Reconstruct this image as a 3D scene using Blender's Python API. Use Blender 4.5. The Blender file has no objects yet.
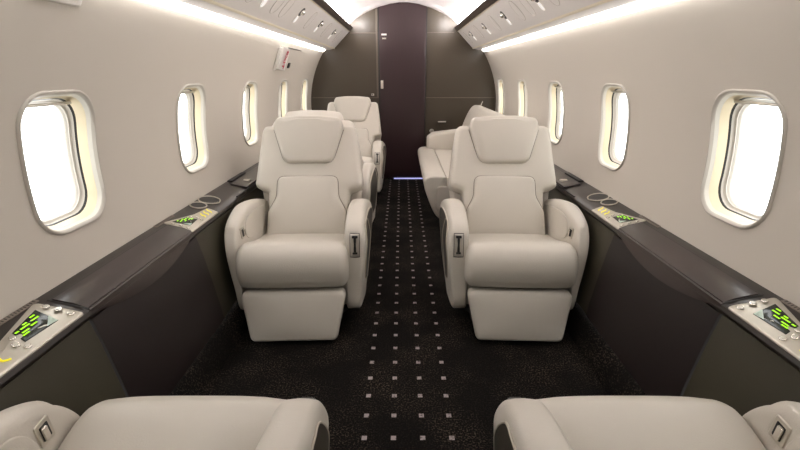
import bpy, bmesh, math, random
from mathutils import Vector, Matrix
random.seed(4)
SC = bpy.context.scene
COL = SC.collection

# ------------------------------------------------------------------ camera
F_PX, PITCH, CAM_X, CAM_Z = 425.0, math.atan(151/425.0), -0.022, 1.15
cam_d = bpy.data.cameras.new('camera'); cam = bpy.data.objects.new('camera', cam_d); COL.objects.link(cam)
cam_d.sensor_width = 36; cam_d.lens = 36*F_PX/800; cam_d.shift_x = -1.5/800; cam_d.clip_start = 0.02
cam.location = (CAM_X, 0, CAM_Z); cam.rotation_euler = (math.pi/2-PITCH, 0, 0)
SC.camera = cam

# ------------------------------------------------------------------ world / light / exposure
W = bpy.data.worlds.new('world'); SC.world = W; W.use_nodes = True
bg = W.node_tree.nodes['Background']; bg.inputs[0].default_value = (1, .99, .97, 1); bg.inputs[1].default_value = 3.9
SC.view_settings.view_transform = 'Standard'; SC.view_settings.look = 'None'
SC.view_settings.exposure = 0.60; SC.view_settings.gamma = 1.0; SC.view_settings.use_curve_mapping = False

Y0, Y1 = -1.6, 4.87                       # cabin ends

def area(name, loc, rot, sx, sy, power, color):
    l = bpy.data.lights.new(name, 'AREA'); l.shape = 'RECTANGLE'; l.size = sx; l.size_y = sy
    l.energy = power; l.color = color
    o = bpy.data.objects.new(name, l); COL.objects.link(o); o.location = loc; o.rotation_euler = rot
    return o
for s in (-1, 1):
    # ceiling wash tubes lying in the trough behind each dark slot, aimed up at the ceiling
    area('ceiling_wash_lamp', (s*.550, (1.0+Y1)/2, 1.630), (0, math.radians(180-30*s), 0), .02, Y1-1.0-.06, 13.5, (1, .955, .94))
for s in (-1, 1):
    # the last short tube of each trough shines on the bulkhead beside it
    area('trough_end_lamp', (s*.47, Y1-.30, 1.665), (math.radians(90), 0, math.radians(s*22)),   .10, .02, .8, (1, .955, .94))
COVE_STRENGTH = 5.0

# ------------------------------------------------------------------ materials
def srgb(r, g, b):
    def f(c):
        c /= 255
        return c/12.92 if c <= .04045 else ((c+.055)/1.055)**2.4
    return (f(r), f(g), f(b), 1)
def mat(name, rgb, rough=.5, metal=0, spec=.5, noise=0, nscale=40, bump=0, bscale=200, emit=None, es=0, coat=0, stretch=None):
    m = bpy.data.materials.new(name); m.use_nodes = True; nt = m.node_tree; b = nt.nodes['Principled BSDF']
    c = srgb(*rgb)
    b.inputs['Base Color'].default_value = c; b.inputs['Roughness'].default_value = rough
    b.inputs['Metallic'].default_value = metal; b.inputs['Specular IOR Level'].default_value = spec
    b.inputs['Coat Weight'].default_value = coat; b.inputs['Coat Roughness'].default_value = .15
    if emit: b.inputs['Emission Color'].default_value = srgb(*emit); b.inputs['Emission Strength'].default_value = es
    tc = nt.nodes.new('ShaderNodeTexCoord'); src = tc.outputs['Object']
    if stretch:
        mp = nt.nodes.new('ShaderNodeMapping'); mp.inputs['Scale'].default_value = stretch
        nt.links.new(src, mp.inputs[0]); src = mp.outputs[0]
    if noise:
        n = nt.nodes.new('ShaderNodeTexNoise'); n.inputs['Scale'].default_value = nscale; n.inputs['Detail'].default_value = 5
        nt.links.new(src, n.inputs['Vector'])
        r = nt.nodes.new('ShaderNodeMix'); r.data_type = 'RGBA'
        r.inputs[6].default_value = [x*(1-noise) for x in c[:3]]+[1]; r.inputs[7].default_value = [min(1, x*(1+noise)) for x in c[:3]]+[1]
        nt.links.new(n.outputs[0], r.inputs[0]); nt.links.new(r.outputs[2], b.inputs['Base Color'])
    if bump:
        n = nt.nodes.new('ShaderNodeTexNoise'); n.inputs['Scale'].default_value = bscale; n.inputs['Detail'].default_value = 3
        nt.links.new(src, n.inputs['Vector'])
        bp = nt.nodes.new('ShaderNodeBump'); bp.inputs['Strength'].default_value = bump; bp.inputs['Distance'].default_value = .002
        nt.links.new(n.outputs[0], bp.inputs['Height']); nt.links.new(bp.outputs[0], b.inputs['Normal'])
    return m
M = {}
M['leather'] = mat('cream_leather', (202, 196, 185), .38, noise=.04, nscale=6, bump=.25, bscale=260)
M['seam'] = mat('leather_seam_shade', (120, 110, 98), .7, noise=.05)
M['shell'] = mat('seat_shell', (186, 178, 168), .45, noise=.03)
M['inset'] = mat('dark_inset_leather', (52, 47, 38), .5, noise=.08, bump=.2)
M['stitch'] = mat('pale_piping', (190, 182, 168), .6, noise=.03)
M['base'] = mat('seat_base_black', (22, 20, 18), .6, noise=.1)
M['wall'] = mat('cabin_wall_vinyl', (200, 193, 182), .55, noise=.015, nscale=3, bump=.08, bscale=400)
M['ceil'] = mat('cabin_ceiling_vinyl', (228, 221, 219), .55, noise=.01, nscale=3)
M['valance'] = mat('valance_vinyl', (224, 219, 214), .45, noise=.015, nscale=4)
M['cream'] = mat('cream_seam', (232, 222, 200), .5, noise=.02)
M['slot'] = mat('bronze_slot', (70, 60, 52), .4, noise=.1, metal=.3)
M['rim'] = mat('window_rim', (190, 184, 174), .3, noise=.01)
M['liner'] = mat('window_liner_white', (214, 210, 200), .3, noise=.01)
M['reveal'] = mat('window_reveal_cream', (204, 190, 160), .5, noise=.02)
M['gasket'] = mat('window_gasket', (30, 28, 26), .5, noise=.05)
M['ledge'] = mat('ledge_dark_veneer', (42, 35, 30), .34, noise=.12, nscale=5, stretch=(30, 1, 30), bump=.05, coat=.15)
M['leaf'] = mat('table_leaf_veneer', (48, 37, 35), .28, noise=.15, nscale=6, stretch=(30, 1, 30), coat=.3)
M['cabinet'] = mat('dark_walnut_panel', (27, 17, 16), .5, noise=.15, nscale=5, stretch=(20, 20, 1))
M['olive'] = mat('olive_leather_panel', (60, 56, 43), .5, noise=.05, nscale=5, bump=.2, bscale=300)
M['bulk'] = mat('bulkhead_taupe_leather', (66, 57, 45), .36, noise=.05, nscale=4, bump=.15, bscale=300)
M['bulkseam'] = mat('bulkhead_seam', (104, 95, 84), .5, noise=.05)
M['door'] = mat('door_plum_walnut', (48, 31, 33), .32, noise=.15, nscale=4, stretch=(20, 20, 1.2), coat=.3)
M['white'] = mat('white_plastic', (232, 228, 222), .4, noise=.01)
M['silver'] = mat('brushed_nickel', (205, 200, 190), .3, metal=.9, noise=.05, stretch=(1, 30, 1))
M['satin'] = mat('satin_bezel', (196, 190, 178), .32, metal=.6, noise=.04)
M['chrome'] = mat('chrome', (225, 222, 215), .12, metal=1, noise=.02)
M['plate'] = mat('satin_nickel_plate', (198, 194, 186), .28, metal=.85, noise=.04)
M['black'] = mat('black_plastic', (16, 16, 15), .3, noise=.1)
M['screen'] = mat('panel_display', (18, 26, 18), .15, noise=.05)
M['green'] = mat('lit_green_text', (150, 220, 20), .4, noise=.02, emit=(150, 225, 20), es=.7)
M['mint'] = mat('display_pale_corner', (190, 210, 196), .2, noise=.03)
M['yellow'] = mat('lit_yellow_icon', (215, 205, 30), .4, noise=.02, emit=(225, 215, 30), es=.5)
M['red'] = mat('red_lettering', (196, 30, 62), .5, noise=.02)
M['grille'] = mat('grey_engraving', (120, 110, 100), .5, noise=.2, nscale=600)
M['lamp'] = mat('cove_lens', (255, 250, 244), .5, noise=.01, emit=(255, 250, 248), es=COVE_STRENGTH)
M['lens'] = mat('reading_lens', (250, 248, 244), .25, noise=.01, emit=(255, 250, 245), es=.35)
M['cover_seam'] = mat('cover_seam', (176, 168, 158), .6, noise=.02)
M['footlight'] = mat('threshold_light', (200, 205, 255), .5, noise=.01, emit=(190, 190, 255), es=.5)

def glass():
    m = bpy.data.materials.new('window_acrylic'); m.use_nodes = True; nt = m.node_tree; nt.nodes.clear()
    o = nt.nodes.new('ShaderNodeOutputMaterial'); t = nt.nodes.new('ShaderNodeBsdfTransparent'); g = nt.nodes.new('ShaderNodeBsdfGlossy')
    g.inputs['Roughness'].default_value = .03; t.inputs[0].default_value = (.93, .95, .96, 1)
    x = nt.nodes.new('ShaderNodeMixShader'); x.inputs[0].default_value = .04
    nt.links.new(t.outputs[0], x.inputs[1]); nt.links.new(g.outputs[0], x.inputs[2]); nt.links.new(x.outputs[0], o.inputs[0])
    return m
M['glass'] = glass()

def carpet(dots):
    m = bpy.data.materials.new('carpet'); m.use_nodes = True; nt = m.node_tree; b = nt.nodes['Principled BSDF']; L = nt.links.new
    b.inputs['Roughness'].default_value = .95; b.inputs['Specular IOR Level'].default_value = .12
    tc = nt.nodes.new('ShaderNodeTexCoord'); src = tc.outputs['Object']
    def noise(sc, det, lo, hi):
        n = nt.nodes.new('ShaderNodeTexNoise'); n.inputs['Scale'].default_value = sc; n.inputs['Detail'].default_value = det; L(src, n.inputs['Vector'])
        r = nt.nodes.new('ShaderNodeMapRange'); r.inputs[1].default_value = lo; r.inputs[2].default_value = hi; L(n.outputs[0], r.inputs[0]); return r.outputs[0]
    def math_(op, a, c=None):
        n = nt.nodes.new('ShaderNodeMath'); n.operation = op
        for i, v in enumerate((a, c)):
            if v is None: continue
            if isinstance(v, (int, float)): n.inputs[i].default_value = v
            else: L(v, n.inputs[i])
        return n.outputs[0]
    blotch = noise(5, 6, .42, .75); fleck = noise(160, 3, .5, .75)
    k = math_('MULTIPLY', math_('ADD', math_('MULTIPLY', blotch, .9), .12), fleck)
    mx = nt.nodes.new('ShaderNodeMix'); mx.data_type = 'RGBA'
    mx.inputs[6].default_value = srgb(14, 12, 10); mx.inputs[7].default_value = srgb(112, 98, 86); L(k, mx.inputs[0])
    out = mx.outputs[2]
    if dots:
        sp = nt.nodes.new('ShaderNodeSeparateXYZ'); L(src, sp.inputs[0])
        def band(v, off, pitch, half):
            a = math_('FRACT', math_('ADD', math_('DIVIDE', math_('SUBTRACT', v, off), pitch), 40.5))
            return math_('LESS_THAN', math_('ABSOLUTE', math_('SUBTRACT', a, .5)), half/pitch)
        bx = band(sp.outputs[0], .049, .098, .0088); by = band(sp.outputs[1], 1.104, .0993, .0088)
        inx = math_('LESS_THAN', math_('ABSOLUTE', sp.outputs[0]), .17)
        d = math_('MULTIPLY', math_('MULTIPLY', bx, by), inx)
        d = math_('MULTIPLY', d, noise(90, 2, .25, .5))
        m2 = nt.nodes.new('ShaderNodeMix'); m2.data_type = 'RGBA'; L(d, m2.inputs[0]); L(out, m2.inputs[6]); m2.inputs[7].default_value = srgb(172, 160, 158)
        out = m2.outputs[2]
    L(out, b.inputs['Base Color'])
    n = nt.nodes.new('ShaderNodeTexNoise'); n.inputs['Scale'].default_value = 350; L(src, n.inputs['Vector'])
    bp = nt.nodes.new('ShaderNodeBump'); bp.inputs['Strength'].default_value = .6; bp.inputs['Distance'].default_value = .004
    L(n.outputs[0], bp.inputs['Height']); L(bp.outputs[0], b.inputs['Normal'])
    return m
M['carpet'] = carpet(True)
M['carpet_plain'] = carpet(False)

# ------------------------------------------------------------------ mesh helpers
def link(name, me, parent=None):
    o = bpy.data.objects.new(name, me); COL.objects.link(o)
    if parent: o.parent = parent
    return o
def mesh(name, verts, faces, m, parent=None, smooth=True, angle=40):
    me = bpy.data.meshes.new(name); me.from_pydata([tuple(v) for v in verts], [], faces); me.materials.append(M[m] if isinstance(m, str) else m)
    bm = bmesh.new(); bm.from_mesh(me); bmesh.ops.remove_doubles(bm, verts=bm.verts, dist=1e-6); bmesh.ops.recalc_face_normals(bm, faces=bm.faces)
    if smooth:
        ca = math.radians(angle)
        for f in bm.faces: f.smooth = True
        for e in bm.edges:
            if len(e.link_faces) == 2 and e.calc_face_angle(0) > ca: e.smooth = False
    bm.to_mesh(me); bm.free()
    return link(name, me, parent)
def tag(o, label, cat=None, group=None, kind=None):
    if label: o['label'] = label
    if cat: o['category'] = cat
    if group: o['group'] = group
    if kind: o['kind'] = kind
    return o
def empty(name, loc, rz=0):
    o = bpy.data.objects.new(name, None); COL.objects.link(o); o.location = loc; o.rotation_euler = (0, 0, rz); o.empty_display_size = .1
    return o
def copy_tree(o, parent=None):
    c = o.copy(); COL.objects.link(c)
    if parent: c.parent = parent
    for ch in list(o.children): copy_tree(ch, c)
    return c
def round_poly(pts, r, seg=6):
    """polygon with every corner replaced by an arc; r one radius or a list"""
    out = []; n = len(pts)
    for i in range(n):
        ri = r[i] if isinstance(r, (list, tuple)) else r
        p = Vector(pts[i]); a = Vector(pts[i-1])-p; b = Vector(pts[(i+1) % n])-p
        if ri <= 0: out.append(tuple(p)); continue
        la, lb = a.length, b.length; a.normalize(); b.normalize()
        ang = a.angle(b); t = min(ri/math.tan(ang/2), la*.49, lb*.49); 
        p0 = p+a*t; p1 = p+b*t
        for k in range(seg+1):
            u = k/seg; out.append(tuple(p0*(1-u)**2+p*2*u*(1-u)*.93+p1*u*u+p*0+(p0+p1)*.07*u*(1-u)))
    return out
def catmull(pts, n=6):
    out = []; N = len(pts)
    for i in range(N):
        p0, p1, p2, p3 = [Vector(pts[(i+k-1) % N]) for k in range(4)]
        for j in range(n):
            t = j/n
            out.append(tuple(.5*((2*p1)+(-p0+p2)*t+(2*p0-5*p1+4*p2-p3)*t*t+(-p0+3*p1-3*p2+p3)*t**3)))
    return out
def ccw(p):
    a = sum(p[i-1][0]*p[i][1]-p[i][0]*p[i-1][1] for i in range(len(p)))
    return list(p) if a > 0 else list(reversed(p))
def inset(p, d):
    n = len(p); out = []
    for i in range(n):
        a = Vector(p[i])-Vector(p[i-1]); b = Vector(p[(i+1) % n])-Vector(p[i])
        if a.length < 1e-9: a = b
        if b.length < 1e-9: b = a
        a.normalize(); b.normalize()
        t = a+b
        if t.length < 1e-6: t = a
        t.normalize(); nrm = Vector((-t.y, t.x)); k = max(.6, Vector((-a.y, a.x)).dot(nrm))
        out.append((p[i][0]+nrm.x*d/k, p[i][1]+nrm.y*d/k))
    return out
def slab_data(poly, w0, w1, r=.01, seg=4, dome0=0, dome1=0, nw=1, axis='xyz', fn=None):
    """prism of a 2-D outline (u,v) from w0 to w1 with rolled edges and padded faces"""
    poly = ccw(poly)
    if dome0 or dome1:
        q = []
        for a, b in zip(poly, poly[1:]+poly[:1]):
            k = max(1, int(math.hypot(b[0]-a[0], b[1]-a[1])/.03))
            q += [(a[0]+(b[0]-a[0])*j/k, a[1]+(b[1]-a[1])*j/k) for j in range(k)]
        poly = q
    n = len(poly); rings = []
    cu = sum(p[0] for p in poly)/n; cv = sum(p[1] for p in poly)/n
    base = inset(poly, r); hu = max(abs(p[0]-cu) for p in base); hv = max(abs(p[1]-cv) for p in base)
    def cap(w, dome, sgn):
        out = []
        for s in (.12, .35, .6, .8, .93):
            q = [(cu+(p[0]-cu)*s, cv+(p[1]-cv)*s) for p in base]
            out.append((q, [w+sgn*dome*max(0, 1-abs((a-cu)/hu)**2.5)*max(0, 1-abs((b-cv)/hv)**2.5) for a, b in q]))
        return out
    rings += cap(w0, dome0, -1)
    for i in range(seg+1):
        a = i/seg*math.pi/2; rings.append((inset(poly, r*(1-math.sin(a))), w0+r*(1-math.cos(a))))
    for k in range(1, nw): rings.append((poly, w0+r+(w1-w0-2*r)*k/nw))
    for i in range(seg, -1, -1):
        a = i/seg*math.pi/2; rings.append((inset(poly, r*(1-math.sin(a))), w1-r*(1-math.cos(a))))
    rings += reversed(cap(w1, dome1, 1))
    V = []; Fc = []
    def put(u, v, w):
        d = dict(zip(axis, (u, v, w))); p = (d['x'], d['y'], d['z'])
        V.append(fn(*p) if fn else p)
    for q, w in rings:
        for i_, (u, v) in enumerate(q): put(u, v, w[i_] if isinstance(w, list) else w)
    for k in range(len(rings)-1):
        for i in range(n):
            j = (i+1) % n; Fc.append((k*n+i, k*n+j, (k+1)*n+j, (k+1)*n+i))
    put(cu, cv, w0-dome0); c0 = len(V)-1
    put(cu, cv, w1+dome1); c1 = len(V)-1
    e = (len(rings)-1)*n
    for i in range(n):
        j = (i+1) % n; Fc.append((c0, j, i)); Fc.append((c1, e+i, e+j))
    return V, Fc
def slab(name, poly, w0, w1, m, parent=None, **k):
    V, Fc = slab_data(poly, w0, w1, **k); return mesh(name, V, Fc, m, parent)
def rect(u0, v0, u1, v1, r=0, seg=5):
    return round_poly([(u0, v0), (u1, v0), (u1, v1), (u0, v1)], r, seg) if r else [(u0, v0), (u1, v0), (u1, v1), (u0, v1)]
def box(name, x0, y0, z0, x1, y1, z1, m, parent=None, r=.004, fn=None):
    return slab(name, rect(x0, y0, x1, y1, r, 3), z0, z1, m, parent, r=min(r, (z1-z0)/2.1), seg=3, axis='xyz', fn=fn)
def tube_data(pts, rad, closed=False, n=8):
    pts = [Vector(p) for p in pts]; N = len(pts); V = []; Fc = []
    up0 = None
    for i, p in enumerate(pts):
        a = pts[(i+1) % N] if (closed or i < N-1) else p; b = pts[i-1] if (closed or i > 0) else p
        t = (a-b).normalized()
        if up0 is None: up0 = Vector((0, 0, 1)) if abs(t.z) < .9 else Vector((1, 0, 0))
        s = t.cross(up0).normalized(); up0 = s.cross(t).normalized()
        for k in range(n):
            a_ = 2*math.pi*k/n; V.append(p+s*math.cos(a_)*rad+up0*math.sin(a_)*rad)
    for i in range(N if closed else N-1):
        j = (i+1) % N
        for k in range(n): Fc.append((i*n+k, i*n+(k+1) % n, j*n+(k+1) % n, j*n+k))
    if not closed: Fc.append(tuple(range(n))); Fc.append(tuple((N-1)*n+k for k in range(n)))
    return V, Fc
def tube(name, pts, rad, m, parent=None, closed=False, n=8):
    V, Fc = tube_data(pts, rad, closed, n); return mesh(name, V, Fc, m, parent)
def multi(name, parts, m, parent=None, **k):
    V = []; Fc = []
    for v, f in parts:
        o = len(V); V += list(v); Fc += [tuple(i+o for i in q) for q in f]
    return mesh(name, V, Fc, m, parent, **k)
def extrude_y(name, prof, y0, y1, m, parent=None, closed=True, ny=1, **k):
    V = []; Fc = []; n = len(prof)
    for j in range(ny+1):
        y = y0+(y1-y0)*j/ny
        for x, z in prof: V.append((x, y, z))
    for j in range(ny):
        for i in range(n if closed else n-1):
            i2 = (i+1) % n; Fc.append((j*n+i, j*n+i2, (j+1)*n+i2, (j+1)*n+i))
    if closed: Fc.append(tuple(range(n))); Fc.append(tuple(ny*n+i for i in range(n)))
    return mesh(name, V, Fc, m, parent, **k)

# ------------------------------------------------------------------ structure
def wallX(z): return math.sqrt(max(0, 1.04-(z-.81)**2))
CEIL = [(-.60, 1.600), (-.56, 1.640), (-.50, 1.688), (-.40, 1.744), (-.28, 1.793), (-.14, 1.829), (0, 1.842)]
CEIL = CEIL+[(-x, z) for x, z in reversed(CEIL[:-1])]

fl = mesh('floor', [(-.765, Y0, 0), (.765, Y0, 0), (.765, Y1, 0), (-.765, Y1, 0)], [(0, 1, 2, 3)], 'carpet')
tag(fl, 'near-black mottled aisle carpet with four rows of small pale squares', 'carpet', kind='structure')
for s, nm in ((-1, 'left'), (1, 'right')):
    o = extrude_y('baseboard_'+nm, [(s*.765, 0), (s*.772, .05), (s*.80, .11), (s*.83, .135), (s*.86, .135), (s*.86, 0)], Y0, Y1, 'carpet_plain')
    tag(o, 'dark carpeted toe riser along the %s side panels' % nm, 'baseboard', kind='structure')

WIN = {-1: [1.24+.81*k for k in range(-1, 5)], 1: [1.29+.82*k for k in range(-1, 5)]}
WZ = .905
def rr_ring(hw, hh, rad, n=7):
    pts = []
    for cx_, cz_, a0 in ((hw-rad, hh-rad, 0), (-hw+rad, hh-rad, 90), (-hw+rad, -hh+rad, 180), (hw-rad, -hh+rad, 270)):
        for k in range(n+1):
            a = math.radians(a0+90*k/n); pts.append((cx_+rad*math.cos(a), cz_+rad*math.sin(a)))
    # straight sides subdivided so that they follow the curved wall
    out = []
    for i in range(len(pts)):
        p, q = pts[i], pts[(i+1) % len(pts)]; out.append(p)
        d = math.hypot(q[0]-p[0], q[1]-p[1])
        if i % (n+1) == n:
            for j in range(1, 8): out.append((p[0]+(q[0]-p[0])*j/8, p[1]+(q[1]-p[1])*j/8))
    return out
def wall(s, nm):
    zs = [.586+(1.372-.586)*i/28 for i in range(29)]
    prof = [(s*wallX(z), z) for z in zs]+[(s*(wallX(z)+.03), z) for z in reversed(zs)]
    w = extrude_y('wall_'+nm, prof, Y0, Y1, 'wall', ny=40)
    V = []; Fc = []
    for yc in WIN[s]:
        ring = rr_ring(.1385, .1955, .085); n = len(ring); o = len(V)
        for X in (.7, 1.3):
            for u, v in ring: V.append((s*X, yc+u, WZ+v))
        for i in range(n): Fc.append((o+i, o+(i+1) % n, o+n+(i+1) % n, o+n+i))
        Fc.append(tuple(o+i for i in range(n))); Fc.append(tuple(o+n+i for i in range(n)))
    cut = mesh('cutter', V, Fc, 'wall', smooth=False)
    md = w.modifiers.new('b', 'BOOLEAN'); md.object = cut; md.operation = 'DIFFERENCE'; md.solver = 'EXACT'
    bpy.context.view_layer.update()
    me = bpy.data.meshes.new_from_object(w.evaluated_get(bpy.context.evaluated_depsgraph_get()))
    w.modifiers.clear(); w.data = me
    bpy.data.objects.remove(cut)
    return tag(w, 'smooth greige %s cabin sidewall with rounded windows' % nm, 'wall', kind='structure')
wall(-1, 'left'); wall(1, 'right')

def window(s, yc, idx, where):
    e = empty('window_%d' % idx, (s*wallX(WZ), yc, WZ))
    tag(e, where, 'window', kind='structure')
    def rings(rs):
        V = []; Fc = []; n = None
        for hw, hh, rad, d in rs:
            q = rr_ring(hw, hh, rad); n = len(q)
            for u, v in q: V.append((s*(wallX(WZ+v)+d-wallX(WZ)), u, v))
        for k in range(len(rs)-1):
            for i in range(n): Fc.append((k*n+i, k*n+(i+1) % n, (k+1)*n+(i+1) % n, (k+1)*n+i))
        return V, Fc
    def part(name, rs, m): V, Fc = rings(rs); return mesh(name, V, Fc, m, e, angle=60)
    part('window_rim', [(.146, .203, .092, .0), (.1455, .2025, .092, -.004), (.142, .199, .089, -.007), (.138, .195, .086, -.007), (.133, .190, .082, .002)], 'rim')
    part('bright_liner', [(.133, .190, .082, .002), (.130, .187, .08, .009), (.128, .185, .079, .013)], 'liner')
    part('window_reveal', [(.128, .185, .079, .013), (.123, .180, .077, .034), (.122, .179, .076, .040)], 'reveal')
    part('gasket', [(.122, .179, .076, .040), (.120, .177, .075, .043), (.119, .176, .075, .046)], 'gasket')
    part('outer_liner', [(.119, .176, .075, .046), (.116, .173, .073, .054), (.110, .167, .07, .056), (.110, .167, .07, .060), (.107, .164, .068, .062), (.106, .163, .066, .070)], 'rim')
    q = rr_ring(.110, .167, .07); n = len(q); V = []; Fc = []
    for sc in (1, .7, .4, .15):
        for u, v in q: V.append((s*(wallX(WZ+v*sc)+.060-wallX(WZ)), u*sc, v*sc))
    for k in range(3):
        for i in range(n): Fc.append((k*n+i, k*n+(i+1) % n, (k+1)*n+(i+1) % n, (k+1)*n+i))
    Fc.append(tuple(3*n+i for i in range(n)))
    mesh('window_pane', V, Fc, 'glass', e)
    # shade rail across the head of the opening
    box('shade_rail', s*.0-.008+s*.030, -.085, .150, s*.030+.008, .085, .158, 'silver', e, r=.003, fn=lambda x, y, z: (x+s*(wallX(WZ+.154)-wallX(WZ)), y, z+.010))
ORD = ['nearest', 'second', 'third', 'fourth', 'fifth']
i = 1
for s, nm in ((-1, 'left'), (1, 'right')):
    for k, yc in enumerate(WIN[s]):
        if k >= 1: lab = '%s bright rounded cabin window from the camera on the %s wall' % (ORD[k-1], nm)
        else: lab = 'rounded cabin window beside the camera on the %s wall' % nm
        window(s, yc, i, lab); i += 1
# ends, ceiling
def section():
    zs = [.50+(1.36-.50)*i/24 for i in range(25)]
    R = [(wallX(z)+.01, z) for z in zs]
    top = [(.98*wallX(1.40), 1.40), (.76, 1.50), (.66, 1.585)]+[(x, z) for x, z in reversed(CEIL)]
    pts = [(.80, 0), (.84, .12), (.93, .4)]+R+top
    pts += [(-.66, 1.585), (-.76, 1.50), (-.98*wallX(1.40), 1.40)]+[(-x, z) for x, z in reversed(R)]+[(-.93, .4), (-.84, .12), (-.80, 0)]
    return pts
def end_wall(name, y, t, m, lab):
    P = section(); n = len(P)
    V = [(x, y, z) for x, z in P]+[(x, y+t, z) for x, z in P]
    Fc = [tuple(range(n)), tuple(n+i for i in range(n))]+[(i, (i+1) % n, n+(i+1) % n, n+i) for i in range(n)]
    return tag(mesh(name, V, Fc, m, smooth=False), lab, 'bulkhead', kind='structure')
bw = end_wall('wall_far', Y1, .04, 'bulk', 'dark taupe leather bulkhead at the far end of the cabin')
end_wall('wall_behind', Y0, -.04, 'bulk', 'rear cabin partition behind the camera')
for (x0, x1, z) in ((-.56, -.262, 1.555), (.238, .53, 1.56), (-1.0, -.262, .905), (.238, 1.0, .905)):
    box('bulkhead_seam', x0, Y1-.003, z-.004, x1, Y1, z+.004, 'bulkseam', bw, r=.001)
P = CEIL; V = []; Fc = []
for y in (Y0, Y1):
    for x, z in P: V.append((x, y, z))
    for x, z in P: V.append((x, y, z+.03))
n = len(P); 
for a in range(n-1):
    Fc.append((a, a+1, 2*n+a+1, 2*n+a)); Fc.append((n+a, n+a+1, 3*n+a+1, 3*n+a))
    Fc.append((a, a+1, n+a+1, n+a)); Fc.append((2*n+a, 2*n+a+1, 3*n+a+1, 3*n+a))
Fc.append((0, n, 3*n, 2*n)); Fc.append((n-1, 2*n-1, 4*n-1, 3*n-1))
tag(mesh('ceiling', V, Fc, 'ceil'), 'softly lit arched white ceiling panel above the aisle', 'ceiling', kind='structure')

# overhead service rails: sloped panel, cream seam, lens and dark slot
k = 1
for s, nm in ((-1, 'left'), (1, 'right')):
    pan = [(.568, 1.570), (.574, 1.577), (.60, 1.60), (.62, 1.60), (.86, 1.42), (.83, 1.392), (.795, 1.388), (.742, 1.402), (.738, 1.402), (.732, 1.407)]
    o = extrude_y('trim_%d' % k, [(s*x, z) for x, z in pan], Y0, Y1, 'valance', angle=25)
    tag(o, 'sloped pale overhead service rail on the %s side' % nm, 'overhead rail', kind='structure'); rail = o
    q = [(.728, 1.409), (.731, 1.402), (.738, 1.399), (.744, 1.401)]
    extrude_y('cream_seam', [(s*x, z) for x, z in q], Y0, Y1, 'cream', o, angle=80)
    q = [(.561, 1.570), (.569, 1.5665), (.574, 1.569), (.570, 1.574)]
    extrude_y('rail_edge', [(s*x, z) for x, z in q], Y0, Y1, 'cream', o, angle=80)
    # fascia arc between seam and lens
    k += 1
    o = extrude_y('trim_%d' % k, [(s*x, z) for x, z in ((.558, 1.573), (.570, 1.577), (.575, 1.588), (.548, 1.609), (.535, 1.614), (.530, 1.608), (.534, 1.599))], Y0, Y1, 'slot', angle=50)
    tag(o, 'dark bronze light slot running beside the ceiling on the %s side' % nm, 'light slot', kind='structure')
    k += 1
    q = [(.797, 1.3875), (.818, 1.370), (.838, 1.366), (.845, 1.385), (.82, 1.392)]
    o = extrude_y('trim_%d' % k, [(s*x, z) for x, z in q], .2, Y1-.22, 'lamp', angle=30)
    tag(o, 'glowing white cove light strip along the top of the %s wall' % nm, 'cove light', kind='structure')
    k += 1
# back wall of troughs so that no daylight leaks in
for s, nm in ((-1, 'left'), (1, 'right')):
    o = extrude_y('trim_%d' % k, [(s*x, z) for x, z in ((.58, 1.60), (.62, 1.62), (.62, 1.64), (.59, 1.66), (.575, 1.645), (.59, 1.63))], Y0, Y1, 'ceil')
    tag(o, 'pale trough back hidden over the %s service rail' % nm, 'trim', kind='structure'); k += 1

# door in the bulkhead
d = slab('door_1', [(-.262, 0.012), (.238, 0.012), (.238, 1.800), (.15, 1.824), (.05, 1.838), (-.05, 1.838), (-.15, 1.822), (-.262, 1.796)], Y1-.03, Y1+.01, 'door', axis='xzy', r=.003, seg=2)
tag(d, 'tall plum-brown gloss sliding door in the centre of the far bulkhead', 'door', kind='structure')
box('door_edge', -.268, Y1-.034, .012, -.255, Y1-.001, 1.79, 'gasket', d, r=.002)
box('door_edge', .232, Y1-.034, .012, .244, Y1-.001, 1.79, 'gasket', d, r=.002)
box('sliding_latch', -.424+.178, Y1-.04, 1.0, -.424+.206, Y1-.029, 1.085, 'silver', d, r=.004)
box('frame_strip', -.292, Y1-.006, .905, -.272, Y1, 1.785, 'bulkseam', bw, r=.001)
# signs on the door: white plate over a small lettered plate
e = box('door_placard', -.232, Y1-.036, 1.530, -.178, Y1-.03, 1.546, 'white', r=.001)
tag(e, 'small blank white placard high on the plum-brown door', 'placard')
e = box('door_placard', -.226, Y1-.036, 1.490, -.180, Y1-.03, 1.511, 'bulkseam', r=.001)
tag(e, 'small pale lettered placard just below the white one on the door', 'placard')
for j in range(4):
    a = -.220+j*.0095
    box('letter', a, Y1-.0375, 1.496, a+.006, Y1-.0358, 1.505, 'white', e, r=.0005)
e = box('threshold_light', -.11, Y1-.045, .001, .23, Y1-.033, .014, 'footlight', r=.002)
tag(e, 'thin bluish lit strip on the floor under the far door', 'light strip')
e = box('wall_switch', -.352, Y1-.012, .925, -.322, Y1-.0005, .948, 'silver', r=.003)
tag(e, 'little bright switch plate on bulkhead left of the door', 'switch')
box('rocker', -.346, Y1-.016, .930, -.336, Y1-.012, .943, 'black', e, r=.001)
e = box('drawer_pull', .385, Y1-.018, .638, .475, Y1-.0005, .654, 'silver', r=.005)
tag(e, 'slim horizontal chrome pull on bulkhead right of the door', 'handle')
e = slab('round_latch', [(.318+.026*math.cos(a*.314), .547+.022*math.sin(a*.314)) for a in range(20)], Y1-.02, Y1-.0005, 'silver', axis='xzy', r=.005)
tag(e, 'round chrome latch low on bulkhead right of the door', 'latch')

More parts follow.
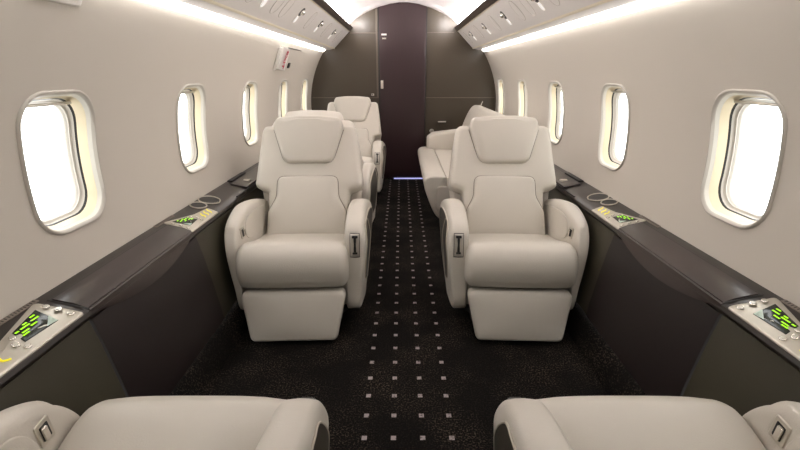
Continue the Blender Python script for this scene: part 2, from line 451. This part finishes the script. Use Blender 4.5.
# ------------------------------------------------------------------ overhead reading lights and oval covers
def psu(x, s, up=0):                      # point on the sloped rail panel, x = distance from the aisle centre
    z = 1.578-(x-.56)*.9885
    return (s*(x-up*.703), z-up*.711)
def oval_poly(cx_, cy_, hw, hl, n=28):
    out = []
    for i in range(n):
        a = 2*math.pi*i/n; c, t = math.cos(a), math.sin(a)
        out.append((cx_+hl*math.copysign(abs(c)**.8, c), cy_+hw*math.copysign(abs(t)**.9, t)))
    return out
def on_rail(s, yc, poly, h0, h1, name, m, parent=None, r=.002, **kw):
    def fn(x, y, z):                      # x: slope coordinate, y along the cabin, z: height off the panel
        X, Z = psu(x, s, z); return (X, yc+y, Z)
    return slab(name, poly, h0, h1, m, parent, axis='xyz', r=r, seg=2, fn=fn, **kw)
PSUY = {-1: [2.23, 2.87, 3.51, 4.17], 1: [2.34, 3.01, 3.68, 4.35]}
OVALS = {-1: [2.06, 2.42, 2.58, 3.20, 3.85, 4.50], 1: [2.16, 2.52, 2.72, 3.35, 4.02, 4.66]}
def seam_ring(s, yc, cx_, hw, hl, name, parent=None, rad=.0015, m='cover_seam'):
    pts = []
    for u, v in oval_poly(cx_, 0, hw, hl, 40):
        X, Z = psu(u, s, .0004); pts.append((X, yc+v, Z))
    return tube(name, pts, rad, m, parent, closed=True, n=6)
for s, nm in ((-1, 'left'), (1, 'right')):
    for j, yc in enumerate(PSUY[s]):
        wh = ['closest to the camera', 'second from the camera', 'second from the bulkhead', 'closest to the bulkhead'][j]
        e = empty('reading_light', (0, 0, 0))
        on_rail(s, yc, oval_poly(.652, 0, .030, .040), .0005, .003, 'light_plate', 'white', e)
        on_rail(s, yc, oval_poly(.632, 0, .026, .022), .003, .005, 'socket', 'gasket', e)
        # swivelling gasper ball
        X, Z = psu(.630, s, .007); bmv = bmesh.new(); bmesh.ops.create_uvsphere(bmv, u_segments=16, v_segments=10, radius=.018)
        me = bpy.data.meshes.new('ball'); me.materials.append(M['chrome'])
        for f in bmv.faces: f.smooth = True
        bmv.to_mesh(me); bmv.free(); b = link('swivel_ball', me, e); b.location = (X, yc-.004, Z)
        on_rail(s, yc, oval_poly(.671, 0, .019, .018), .003, .007, 'light_lens', 'lens', e)
        tag(e, 'oval reading light with chrome ball on the %s overhead rail, %s' % (nm, wh), 'reading light', 'reading lights on the overhead rails')
    for j, y in enumerate(OVALS[s]):
        o = on_rail(s, y, oval_poly(.645, 0, .050, .050), .0002, .0012, 'oval_cover', 'valance')
        seam_ring(s, y, .645, .050, .050, 'cover_seam', o)
        wh = ['nearest the camera', 'just after the first reading light', 'before the second reading light', 'between second and third reading lights', 'between third and fourth reading lights', 'beside the bulkhead'][j]
        tag(o, 'plain oval cover outlined in the %s overhead rail, %s' % (nm, wh), 'cover', 'oval service covers in the overhead rails')

# ------------------------------------------------------------------ side ledges, cabinets, panels
def ledge_pt(s, x): return
for s, nm in ((-1, 'left'), (1, 'right')):
    dy = 0 if s < 0 else .03
    e = empty('side_ledge', (0, 0, 0))
    top = [(1.02, .5855), (.98, .5852), (.97, .583), (.90, .566), (.872, .556), (.862, .549), (.858, .538), (.862, .528), (.875, .520), (.95, .50), (1.03, .52)]
    extrude_y('ledge_top', [(s*x, z) for x, z in top], Y0+.01, Y1-.01, 'ledge', e, angle=35)
    # groove between the wall strip and the inner leaf
    extrude_y('groove', [(s*x, z) for x, z in ((.9555, .5805), (.9595, .5825), (.9595, .578), (.9555, .578))], 1.0+dy, 1.60+dy, 'gasket', e, smooth=False)
    box('panel_joint', s*.912-.0525, 1.0+dy-.004, .0, s*.912+.0525, 1.0+dy, .0015, 'gasket', e, r=.0005, fn=lambda x, y, z: (x, y, z+.5845-(.97-abs(x))*.25))
    # raised lid over the pocket further aft
    box('pocket_lid', s*.912-.045, 2.26, .0, s*.912+.045, 3.35, .010, 'leaf', e, r=.004, fn=lambda x, y, z: (x, y, z+.566+(abs(x)-.90)*.22))
    box('lid_seam', s*.865-.004, 2.10, .0, s*.865+.004, 3.35, .004, 'gasket', e, r=.001, fn=lambda x, y, z: (x, y, z+.556))  # dark seam strip along the aisle edge of the lid
    box('lid_catch', s*.905-.02, 2.36, .0, s*.905+.02, 2.39, .016, 'silver', e, r=.004, fn=lambda x, y, z: (x, y, z+.567))
    box('wall_pocket', s*.975-.014, 2.30, .0, s*.975+.014, 2.52, .012, 'gasket', e, r=.004, fn=lambda x, y, z: (x, y, z+.582))
    tag(e, 'dark brown veneered armrest ledge running along the %s wall' % nm, 'ledge')
    # folding table cabinet between the facing seats
    c = empty('table_cabinet', (s*.85, 1.3+dy, .13))
    off = (s*.85, 1.3+dy, .13)
    def rel(V): return [(x-off[0], y-off[1], z-off[2]) for x, y, z in V]
    def add(name, data, m, **kw): return mesh(name, rel(data[0]), data[1], m, c, **kw)
    def strip(prof, y0, y1, t=.012, ny=1, zcut=None):
        V = []; Fc = []; P = [(s*x, z) for x, z in prof]; Q = [(s*(x+t), z) for x, z in reversed(prof)]
        P = P+Q; n = len(P)
        for j in range(ny+1):
            for x, z in P: V.append((x, y0+(y1-y0)*j/ny, z))
        for j in range(ny):
            for i in range(n): Fc.append((j*n+i, j*n+(i+1) % n, (j+1)*n+(i+1) % n, (j+1)*n+i))
        Fc.append(tuple(range(n))); Fc.append(tuple(ny*n+i for i in range(n)))
        return V, Fc
    sp = [(.806, .135), (.812, .20), (.830, .32), (.852, .45), (.868, .522)]
    add('front_panel', strip([(x-.006, z) for x, z in sp], 1.0+dy, 1.62+dy), 'cabinet', angle=50)
    # glossy leaf on top with an arched apron
    leaf = [(.866, .5545), (.90, .5685), (.9545, .5812)]
    add('table_leaf', strip(leaf[::-1], 1.003+dy, 1.60+dy, t=0.0) if 0 else (lambda: (
        [(s*x, y, z+.003) for y in (1.003+dy, 1.60+dy) for x, z in leaf]+[(s*x, y, z-.003) for y in (1.003+dy, 1.60+dy) for x, z in leaf],
        [(0, 1, 4, 3), (1, 2, 5, 4), (6, 7, 10, 9), (7, 8, 11, 10), (0, 3, 9, 6), (2, 5, 11, 8), (0, 1, 7, 6), (1, 2, 8, 7), (3, 4, 10, 9), (4, 5, 11, 10)]))(), 'leaf', angle=30)
    V = []; Fc = []; N = 72
    for j in range(N+1):
        t = j/N; y = 1.003+dy+t*.597; drop = .004+.050*math.sin(math.pi*t)**.9; bul = .009*math.sin(math.pi*t)
        V += [(s*.872, y, .5565), (s*.8605, y, .5515), (s*(.8595-bul), y, .546-drop), (s*.885, y, .546-drop), (s*.885, y, .552)]
    for j in range(N):
        for i in range(5): Fc.append((j*5+i, j*5+(i+1) % 5, (j+1)*5+(i+1) % 5, (j+1)*5+i))
    Fc.append(tuple(range(5))); Fc.append(tuple(N*5+i for i in range(5)))
    add('arched_apron', (V, Fc), 'leaf', smooth=False)
    tag(c, 'dark walnut table cabinet below the ledge on the %s side' % nm, 'cabinet')
    off = (0, 0, 0)
    for (a, b, txt) in ((Y0+.01, .997+dy, 'nearest the camera'), (1.623+dy, Y1-.01, 'behind the cream seats')):
        V, Fc = strip(sp, a, b)
        o = mesh('side_panel', V, Fc, 'olive', e, angle=50)
        tag(o, 'olive-grey leather panel below the ledge')

# control panels (wedge of nickel with a lit display) and cup holders
def ledge_z(x): return .5492+(abs(x)-.862)*.36 if abs(x) < .90 else .5655+(abs(x)-.90)*.24
def control_panel(s, y0, label):
    """y0: wide end; the narrow tail runs in direction d"""
    d = control_panel.d
    e = empty('control_panel', (0, 0, 0))
    def P(u, v):                          # u: 0 at aisle edge .. outward ; v: 0 at wide end
        return (s*(.862+u), y0+d*v)
    def lay(poly, h0, h1, name, m, parent, r=.001):
        pl = [P(*p) for p in poly]
        return slab(name, pl, h0, h1, m, parent, axis='xyz', r=r, seg=2, fn=lambda x, y, z: (x, y, z+ledge_z(x)))
    out = round_poly([(.0, .0), (.115, .01), (.112, .03), (.062, .20), (.048, .33), (.0, .33)], [.01, .012, .012, .06, .01, .005], 5)
    body = lay(out, -.002, .0055, 'bezel', 'satin', e, r=.003)
    scr = lay([(.026, .055), (.092, .038), (.070, .135), (.03, .15)], .0055, .0066, 'display', 'screen', e, r=.0004)
    lay([(.026, .056), (.052, .049), (.03, .085)], .0066, .0070, 'display_corner', 'mint', e, r=.0001)  # pale triangle over one corner of the display
    for (u, v, w, l) in ((.066, .060, .004, .022), (.077, .058, .004, .014), (.054, .080, .004, .018), (.070, .090, .004, .012), (.062, .092, .004, .026), (.050, .108, .004, .020), (.042, .118, .004, .018), (.061, .124, .004, .010)):
        lay([(u, v), (u+w, v), (u+w, v+l), (u, v+l)], .0066, .0072, 'lit_segment', 'green', scr, r=.0001)
    def disc(u, v, r, name, m, h=.0095):
        lay([(u+r*math.cos(i*.3927), v+r*1.15*math.sin(i*.3927)) for i in range(16)], .005, h, name, m, e, r=.002)
        lay([(u+r*.6*math.cos(i*.3927), v+r*.7*math.sin(i*.3927)) for i in range(16)], h-.0005, h+.0012, name+'_cap', 'silver', e, r=.0005)
    for u in (.020, .050, .080): disc(u, .020, .0085, 'push_button', 'chrome')
    for u, v in ((.016, .160), (.036, .166), (.056, .150)): disc(u, v, .0075, 'push_button', 'chrome')
    for v in (.205, .245, .285):
        pts = []
        for k in range(9):
            t = k/8; X, Y = P(.016+.026*t, v+.006*math.sin(t*6.28)+.02*t); pts.append((X, Y, ledge_z(X)+.0068))
        tube('seat_icon', pts, .0022, 'yellow', e, n=6)
    tag(e, label, 'control panel', 'nickel control panels set in the ledges')
    return e
control_panel.d = -1
control_panel(-1, .985, 'nickel control panel with green display on the left ledge nearest the camera')
control_panel(1, 1.015, 'nickel control panel with green display on the right ledge nearest the camera')
control_panel.d = .78
control_panel(-1, 1.60, 'nickel control panel on the left ledge beside the facing left seat')
control_panel(1, 1.63, 'nickel control panel on the right ledge beside the facing right seat')
for s, nm in ((-1, 'left'), (1, 'right')):
    e = empty('cup_holder', (0, 0, 0))
    for q, (cx_, cy_, r0) in enumerate(((.955, 1.87, .034), (.945, 1.965, .046))):
        cy_ += .05 if s > 0 else .0
        z = ledge_z(cx_)
        pts = [(s*(cx_+r0*math.cos(a*.2618)), cy_+r0*1.15*math.sin(a*.2618), ledge_z(cx_+r0*math.cos(a*.2618))+.004) for a in range(24)]
        tube('metal_ring', pts, .0030, 'satin', e, closed=True, n=8)
        slab('dark_well', [(s*(cx_+(r0-.002)*math.cos(a*.2618)), cy_+(r0-.002)*1.15*math.sin(a*.2618)) for a in range(24)], .0, .0035, 'black', e, r=.001, seg=2, fn=lambda x, y, zz: (x, y, zz+ledge_z(x)))
    tag(e, 'pair of overlapping chrome-ringed cup wells in the %s ledge' % nm, 'cup holder')
    for (ya, yb, where) in ((1.56, 1.70, 'beside the facing seat'), (.83, .99, 'nearest the camera')):
        e = slab('air_grille', rect(s*.984-.007, ya, s*.984+.007, yb, .003), 0, .003, 'grille', r=.001, seg=2, fn=lambda x, y, zz: (x, y, zz+ledge_z(x)+.0005))
        for j in range(16):
            yy = ya+.010+(yb-ya-.020)*j/15
            box('slot', s*.984-.004, yy-.0018, 0, s*.984+.004, yy+.0018, .0036, 'gasket', e, r=.0008, fn=lambda x, y, zz: (x, y, zz+ledge_z(x)+.0005))
        tag(e, 'thin grey slotted strip on the %s ledge, %s' % (nm, where), 'grille')

# ------------------------------------------------------------------ exit handle cover on the left wall
def on_wall(s, poly, h0, h1, name, m, parent=None, r=.002):
    return slab(name, poly, h0, h1, m, parent, axis='yzx', r=r, seg=2, fn=lambda x, y, z: (s*(wallX(z)-x), y, z))
e = empty('exit_sign', (0, 0, 0))
on_wall(-1, [(3.24, 1.335), (3.44, 1.325), (3.50, 1.175), (3.28, 1.180)], .0, .028, 'sign_cover', 'white', e, r=.006)
on_wall(-1, [(3.22, 1.325), (3.27, 1.33), (3.31, 1.18), (3.26, 1.175)], .0, .018, 'cover_side', 'valance', e, r=.005)
tag(e, 'small white sign cover with red lettering on the left wall', 'sign')
def text(body, size, loc, rot, m, parent, ex=.0006):
    cu = bpy.data.curves.new('lettering', 'FONT'); cu.body = body; cu.size = size; cu.extrude = ex; cu.align_x = 'CENTER'; cu.align_y = 'CENTER'
    cu.materials.append(M[m]); cu.offset = .0014
    me = None
    o = bpy.data.objects.new('red_lettering', cu); COL.objects.link(o)
    bpy.context.view_layer.update()
    me = bpy.data.meshes.new_from_object(o.evaluated_get(bpy.context.evaluated_depsgraph_get()))
    bpy.data.objects.remove(o)
    o = link('red_lettering', me, parent); o.matrix_world = Matrix.Translation(loc) @ rot
    return o
zc = 1.253; nx = wallX(zc); nrm = Vector((nx, 0, (zc-.81))).normalized()    # outward normal of the left wall is (-nx, 0, z)
inw = Vector((nrm.x, 0, -nrm.z)); down = Vector((-nrm.z, 0, -nrm.x)); along = Vector((0, 1, 0))
# letters run down the wall: x axis of the text points down, its normal points into the cabin
xa = down; za = inw; ya = za.cross(xa)
rot = Matrix((xa, ya, za)).transposed().to_4x4()
text('EXIT', .066, Vector((-wallX(zc+.010), 3.375, zc+.010))+inw*.0335, rot, 'red', e)
on_wall(-1, [(3.42, 1.21), (3.43, 1.185), (3.44, 1.21)], .029, .030, 'red_arrow', 'red', e, r=.0002)
e = on_wall(-1, rect(3.64, 1.195, 3.70, 1.235, .006), .0, .006, 'black_button', 'black', None, .002)
tag(e, 'small black square catch right of the red-lettered sign', 'catch')
e = on_wall(-1, rect(3.46, 1.332, 3.90, 1.338, .002), .0, .003, 'wall_slot', 'slot', None, .001)
tag(e, 'thin dark slot line above the red-lettered sign', 'slot')
e = on_wall(-1, rect(1.10, 1.318, 1.262, 1.352, .008), .0, .008, 'wall_placard', 'white', None, .003)
on_wall(-1, rect(1.115, 1.330, 1.245, 1.340, .003), .008, .010, 'placard_slot', 'valance', e, .001)
tag(e, 'white rounded cover plate cut by the top left frame edge', 'cover plate')

# ------------------------------------------------------------------ seats
def make_seat(m):
    """local frame: front of cushion y=0 facing -y; m=+1 puts the aisle arm at +x"""
    e = empty('cabin_seat', (0, 0, 0))
    X = lambda f: (lambda x, y, z: (lambda q: (m*q[0], q[1], q[2]))(f(x, y, z)))
    I = lambda x, y, z: (x, y, z)
    # pedestal
    slab('pedestal', rect(-.19, .10, .19, .56, .03), .004, .25, 'base', e, r=.01)
    slab('swivel_plate', [(.24*math.cos(a*.2618), .34+.24*math.sin(a*.2618)) for a in range(24)], .001, .022, 'base', e, r=.005)
    # seat cushion with a rolled front
    side = catmull([(.56, .25), (.30, .247), (.05, .244), (.008, .268), (-.006, .325), (.010, .382), (.05, .418), (.11, .424), (.28, .375), (.56, .315)], 5)
    def cf(x, y, z):
        c = 1-min(1, abs(x+.01)/.245)**4
        return (x, y-.012*c*(1 if y < .1 else 0)+0, z+.010*c*(1 if z > .3 else 0))
    cush = slab('seat_cushion', side, -.255, .237, 'leather', e, axis='yzx', r=.035, seg=6, dome0=.004, dome1=.004, nw=8, fn=X(cf))
    # fine seam behind the rolled front
    pts = [X(cf)(x, .145, .4265+.0012*(1-(abs(x)/.22)**6)) for x in [-.225+.445*i/20 for i in range(21)]]
    # leg rest
    lr = round_poly([(-.196, .028), (.186, .028), (.232, .222), (-.246, .222)], .028, 6)
    slab('leg_rest', lr, .0, .062, 'leather', e, axis='xzy', r=.018, seg=5, dome0=.010, nw=2, fn=X(lambda x, y, z: (x, y-.005-(.222-z)*.38, z+(z-.12)*.08)))
    # aisle arm
    prof = catmull([(.066, .105), (.055, .24), (.066, .37), (.080, .440), (.112, .484), (.18, .512), (.30, .532), (.43, .522), (.58, .488), (.650, .45), (.665, .36), (.63, .18), (.58, .11), (.3, .097)], 6)
    OUT = lambda z: .305+.026*max(0, min(1, (z-.12)/.28))-.024*max(0, min(1, (z-.42)/.12))**1.3
    fl_ = lambda y: .018*max(0, min(1, (.22-y)/.17))
    prof_a = prof
    def fa(x, y, z):
        t = max(0, min(1, (z-.12)/.4)); inn, outw = .225, .332
        k = (x-inn)/(outw-inn)
        o2 = OUT(z); i2 = .222
        crown = .010*(1-(2*k-1)**2)*max(0, min(1, (z-.42)/.09))
        o2 -= fl_(y)
        return (i2+(o2-i2)*k, y, z+crown)
    arm = slab('aisle_arm', prof, .225, .332, 'leather', e, axis='yzx', r=.017, seg=6, nw=4, fn=X(fa))
    # dark inset with pale piping on the aisle flank
    ins = catmull([(.135, .28), (.125, .38), (.155, .465), (.22, .500), (.40, .487), (.55, .455), (.595, .41), (.58, .28), (.50, .20), (.20, .20)], 6)
    slab('side_inset', ins, .328, .3345, 'inset', arm, axis='yzx', r=.002, seg=2, fn=X(lambda x, y, z: (x-.332+OUT(z)-fl_(y), y, z)))
    pp = [X(lambda x, y, z: (x-.332+OUT(z)-fl_(y), y, z))(.3338, y, z) for y, z in ins]
    tube('piping', pp, .0028, 'stitch', arm, closed=True, n=6)
    q = [X(lambda x, y, z: (x-.332+OUT(z)-fl_(y), y, z))(.3352, .235+.06*(z-.2), z) for z in [.21+.280*i/12 for i in range(13)]]
    tube('centre_piping', q, .002, 'stitch', arm, n=6)
    # recline lever: nickel plate, black slot, blade, on the slanted arm front
    def lev(x, y, z):                    # lies on the slanted front
        ys = []; z0_ = z; z = z-.009*max(0, min(1, (z-.42)/.09))
        for a, b in zip(prof_a, prof_a[1:]+prof_a[:1]):
            if (a[1]-z)*(b[1]-z) <= 0 and a[1] != b[1]: ys.append(a[0]+(b[0]-a[0])*(z-a[1])/(b[1]-a[1]))
        return (x, min(ys)+y-.0040, z0_)
    pl = slab('lever_plate', [(u, v) for a in (0,) for u, v in [(.250, .372)]+[(.271, .370)]+[(.290, .372)]+[(.290, .372+.0165*i) for i in range(1, 7)]+[(.250, .372+.0165*i) for i in range(6, 0, -1)]], -.002, .004, 'plate', arm, axis='xzy', r=.002, seg=2, fn=X(lev))
    slab('lever_bezel', [(.2475, .369), (.271, .367), (.2925, .369)]+[(.2925, .369+.0174*i) for i in range(1, 7)]+[(.2475, .369+.0174*i) for i in range(6, 0, -1)], .0004, .004, 'black', arm, axis='xzy', r=.001, seg=2, fn=X(lev))
    slab('lever_slot', rect(.2650, .388, .2765, .460, .003), -.0045, -.001, 'black', pl, axis='xzy', r=.0008, seg=2, fn=X(lev))
    slab('lever_grip', rect(.258, .455, .284, .466, .003), -.008, -.002, 'black', pl, axis='xzy', r=.002, seg=2, fn=X(lev))
    slab('lever_foot', rect(.260, .385, .282, .394, .003), -.008, -.002, 'black', pl, axis='xzy', r=.002, seg=2, fn=X(lev))
    # window arm: thick, flares outward towards the top
    prof = catmull([(.062, .110), (.047, .24), (.058, .36), (.080, .430), (.122, .482), (.19, .515), (.30, .537), (.43, .525), (.56, .495), (.64, .455), (.66, .36), (.62, .18), (.56, .115), (.3, .105)], 6)
    flank = lambda z: -.222-.028*max(0, min(1, (z-.25)/.3))
    FL = lambda x, y, z: (x+.22+flank(z)-.022*max(0, min(1, (.26-y)/.16)), y, z)
    def fo(x, y, z):
        k = (x+.335)/.115                 # 0 outer, 1 inner
        t = max(0, min(1, (z-.12)/.47)); out = -.270-.070*t**1.1
        inn = flank(z)-.022*max(0, min(1, (.26-y)/.16))
        crown = .012*(1-(2*k-1)**2)*(1 if z > .48 else 0)
        return (out+(inn-out)*k, y, z+crown)
    arm2 = slab('window_arm', prof, -.335, -.22, 'leather', e, axis='yzx', r=.020, seg=6, nw=4, fn=X(fo))
    # raised pad on the inner flank
    pad = catmull([(.20, .42), (.205, .48), (.25, .512), (.35, .512), (.55, .48), (.58, .44), (.55, .40), (.3, .39)], 5)
    slab('flank_pad', pad, -.224, -.216, 'leather', arm2, axis='yzx', r=.003, seg=2, fn=X(FL))
    pl = slab('latch_plate', rect(.146, .430, .188, .482, .005), -.2245, -.2165, 'satin', arm2, axis='yzx', r=.002, seg=2, fn=X(FL))
    slab('latch_slot', rect(.155, .439, .179, .473, .003), -.2170, -.2155, 'black', pl, axis='yzx', r=.0005, seg=2, fn=X(FL))
    slab('latch_tab', rect(.164, .441, .178, .471, .003), -.2160, -.2095, 'chrome', pl, axis='yzx', r=.002, seg=2, fn=X(FL))
    # backrest, all in the reclined frame (x, s, n): s up the back, n forward
    by, bz, dy_, dz_ = .455, .37, .425, .905
    def bk(x, n, s): 
        curve = .05*(s/.6)**2*0
        return (x, by+dy_*s-dz_*n+curve, bz+dz_*s+dy_*n)
    out = round_poly([(-.205, -.04), (.205, -.04), (.215, .195), (.288, .222), (.265, .46), (.250, .560), (-.250, .560), (-.262, .46), (-.288, .222), (-.215, .195)],
                     [.03, .03, .015, .03, .2, .04, .04, .2, .03, .015], 6)
    back = slab('backrest', out, -.105, .035, 'leather', e, axis='xzy', r=.030, seg=6, dome1=.004, nw=2,
                fn=X(lambda x, y, z: bk(x, y, z)))
    # side bolsters follow the edges
    hr = round_poly([(-.128, .345), (.128, .345), (.188, .540), (.174, .592), (.06, .604), (-.06, .604), (-.174, .592), (-.188, .540)], [.055, .055, .05, .035, .1, .1, .035, .05], 6)
    head = slab('headrest', hr, -.085, .062, 'leather', e, axis='xzy', r=.022, seg=5, dome1=.010, nw=3,
         fn=X(lambda x, y, z: bk(x, y+.012*max(0, (z-.345)/.28)**2, z)))
    lb = round_poly([(-.215, -.05), (.205, -.05), (.200, .085), (.160, .165), (.155, .275), (-.162, .275), (-.167, .165), (-.210, .085)], [.02, .02, .05, .08, .035, .035, .08, .05], 6)
    lum = slab('lumbar_cushion', lb, .0, .054, 'leather', e, axis='xzy', r=.018, seg=4, dome1=.012, nw=2, fn=X(lambda x, y, z: bk(x, y, z)))
    def outline(poly, n, name, par, rad=.0016):
        pts = [X(lambda x, y, z: bk(x, y, z))(u, n, v) for u, v in poly]
        tube(name, pts, rad, 'seam', par, closed=True, n=6)
    outline(inset(ccw(lb), -.0015), .0375, 'seam_line', lum)
    hp = inset(ccw(hr), -.0015); k0 = max(range(len(hp)), key=lambda i: hp[i][1]); hp = hp[k0:]+hp[:k0]
    pts = [X(lambda x, y, z: bk(x, y, z))(u, .0365, v) for u, v in hp if v < .535]
    tube('seam_line', pts, .0019, 'seam', head, n=6)  # headrest seam, its dark colour also painting the shade in the groove
    sh = round_poly([(-.25, .02), (.25, .02), (.288, .26), (.262, .48), (.225, .580), (-.225, .580), (-.262, .48), (-.288, .26)], [.03, .03, .1, .2, .06, .06, .2, .1], 6)
    slab('back_shell', sh, -.135, -.08, 'shell', e, axis='xzy', r=.03, seg=5, dome0=.012, nw=2, fn=X(lambda x, y, z: bk(x, y, z)))
    slab('seat_skirt', rect(-.235, .07, .232, .60, .02), .12, .245, 'shell', e, r=.01, axis='xyz', fn=X(I))
    return e
def place(o, x, y, rz, label):
    o.location = (x, y, 0); o.rotation_euler = (0, 0, rz)
    return tag(o, label, 'seat', 'cream leather cabin seats')
A = make_seat(1); B = make_seat(-1)
place(A, -.500, 1.69, math.radians(2), 'cream leather swivel seat facing the camera on the left of the aisle, with leg rest')
place(B, .503, 1.69, math.radians(-2.3), 'cream leather swivel seat facing the camera on the right of the aisle, with leg rest')
place(copy_tree(B), -.505, .85, math.pi, 'cream leather seat cut off by the bottom left corner, seen from above')
place(copy_tree(A), .505, .85, math.pi, 'cream leather seat cut off by the bottom right corner, seen from above')
place(copy_tree(B), -.515, 3.36, math.pi-math.radians(4.5), 'cream seat mostly hidden, back to back behind the left facing seat')
place(copy_tree(A), -.515, 3.80, 0, 'farthest cream seat facing the camera in front of the bulkhead on the left')

# ------------------------------------------------------------------ divan on the right
e = empty('divan', (.5, 3.8, 0))
tag(e, 'long cream leather divan against the right wall behind the right facing seat', 'sofa')
ox, oy = .5, 3.8
ya_, yb_ = 3.10, 4.50
off = lambda x, y, z: (x-ox, y-oy, z)
fr = catmull([(.60, .10), (.27, .10), (.225, .15), (.175, .27), (.150, .35), (.155, .405), (.20, .432), (.40, .428), (.62, .42), (.66, .25)], 5)
fr = catmull([(.31, .10), (.27, .10), (.225, .15), (.175, .27), (.150, .35), (.155, .405), (.20, .430), (.29, .428), (.308, .41), (.31, .25)], 5)
slab('front_roll', fr, ya_, yb_, 'leather', e, axis='xzy', r=.012, seg=4, dome0=.0, nw=3, fn=off)
fr = catmull([(.66, .12), (.32, .12), (.313, .25), (.315, .40), (.335, .425), (.50, .42), (.64, .415), (.66, .36)], 5)
slab('seat_cushion', fr, ya_, yb_, 'leather', e, axis='xzy', r=.012, seg=4, dome0=.0, nw=3, fn=off)
bkp = catmull([(.60, .40), (.585, .50), (.605, .64), (.655, .77), (.70, .838), (.745, .852), (.80, .82), (.83, .60), (.83, .40), (.7, .38)], 5)
for j in range(1):
    h = (yb_-ya_)
    slab('back_cushion', bkp, ya_+j*h+.001, ya_+(j+1)*h-.001, 'leather', e, axis='xzy', r=.012, seg=4, nw=3, fn=off)
bs = catmull([(.80, .40), (.80, .84), (.86, .84), (.90, .80), (.90, .62), (.83, .60), (.82, .42)], 3)
slab('back_ledge', [(.76, .60), (.76, .825), (.92, .775), (.94, .61)], ya_, yb_, 'leather', e, axis='xzy', r=.008, seg=3, fn=off)
ar = round_poly([(.24, .40), (.60, .40), (.60, .62), (.30, .585), (.24, .54)], [.02, .02, .03, .06, .03], 6)
slab('end_arm', ar, yb_-.14, yb_+.02, 'leather', e, axis='xzy', r=.03, seg=5, nw=2, fn=off)
slab('end_panel', round_poly([(.285, .09), (.64, .09), (.64, .36), (.245, .36), (.235, .20)], .03, 5), ya_-.022, ya_-.004, 'shell', e, axis='xzy', r=.006, seg=3, fn=off)
slab('plinth', rect(.32, ya_+.01, .78, yb_, .01), .003, .12, 'base', e, r=.005, fn=off)
tube('belt_strap', [off(*p) for p in ((.74, 4.20, .845), (.735, 4.20, .87), (.75, 4.20, .905))], .004, 'silver', e)
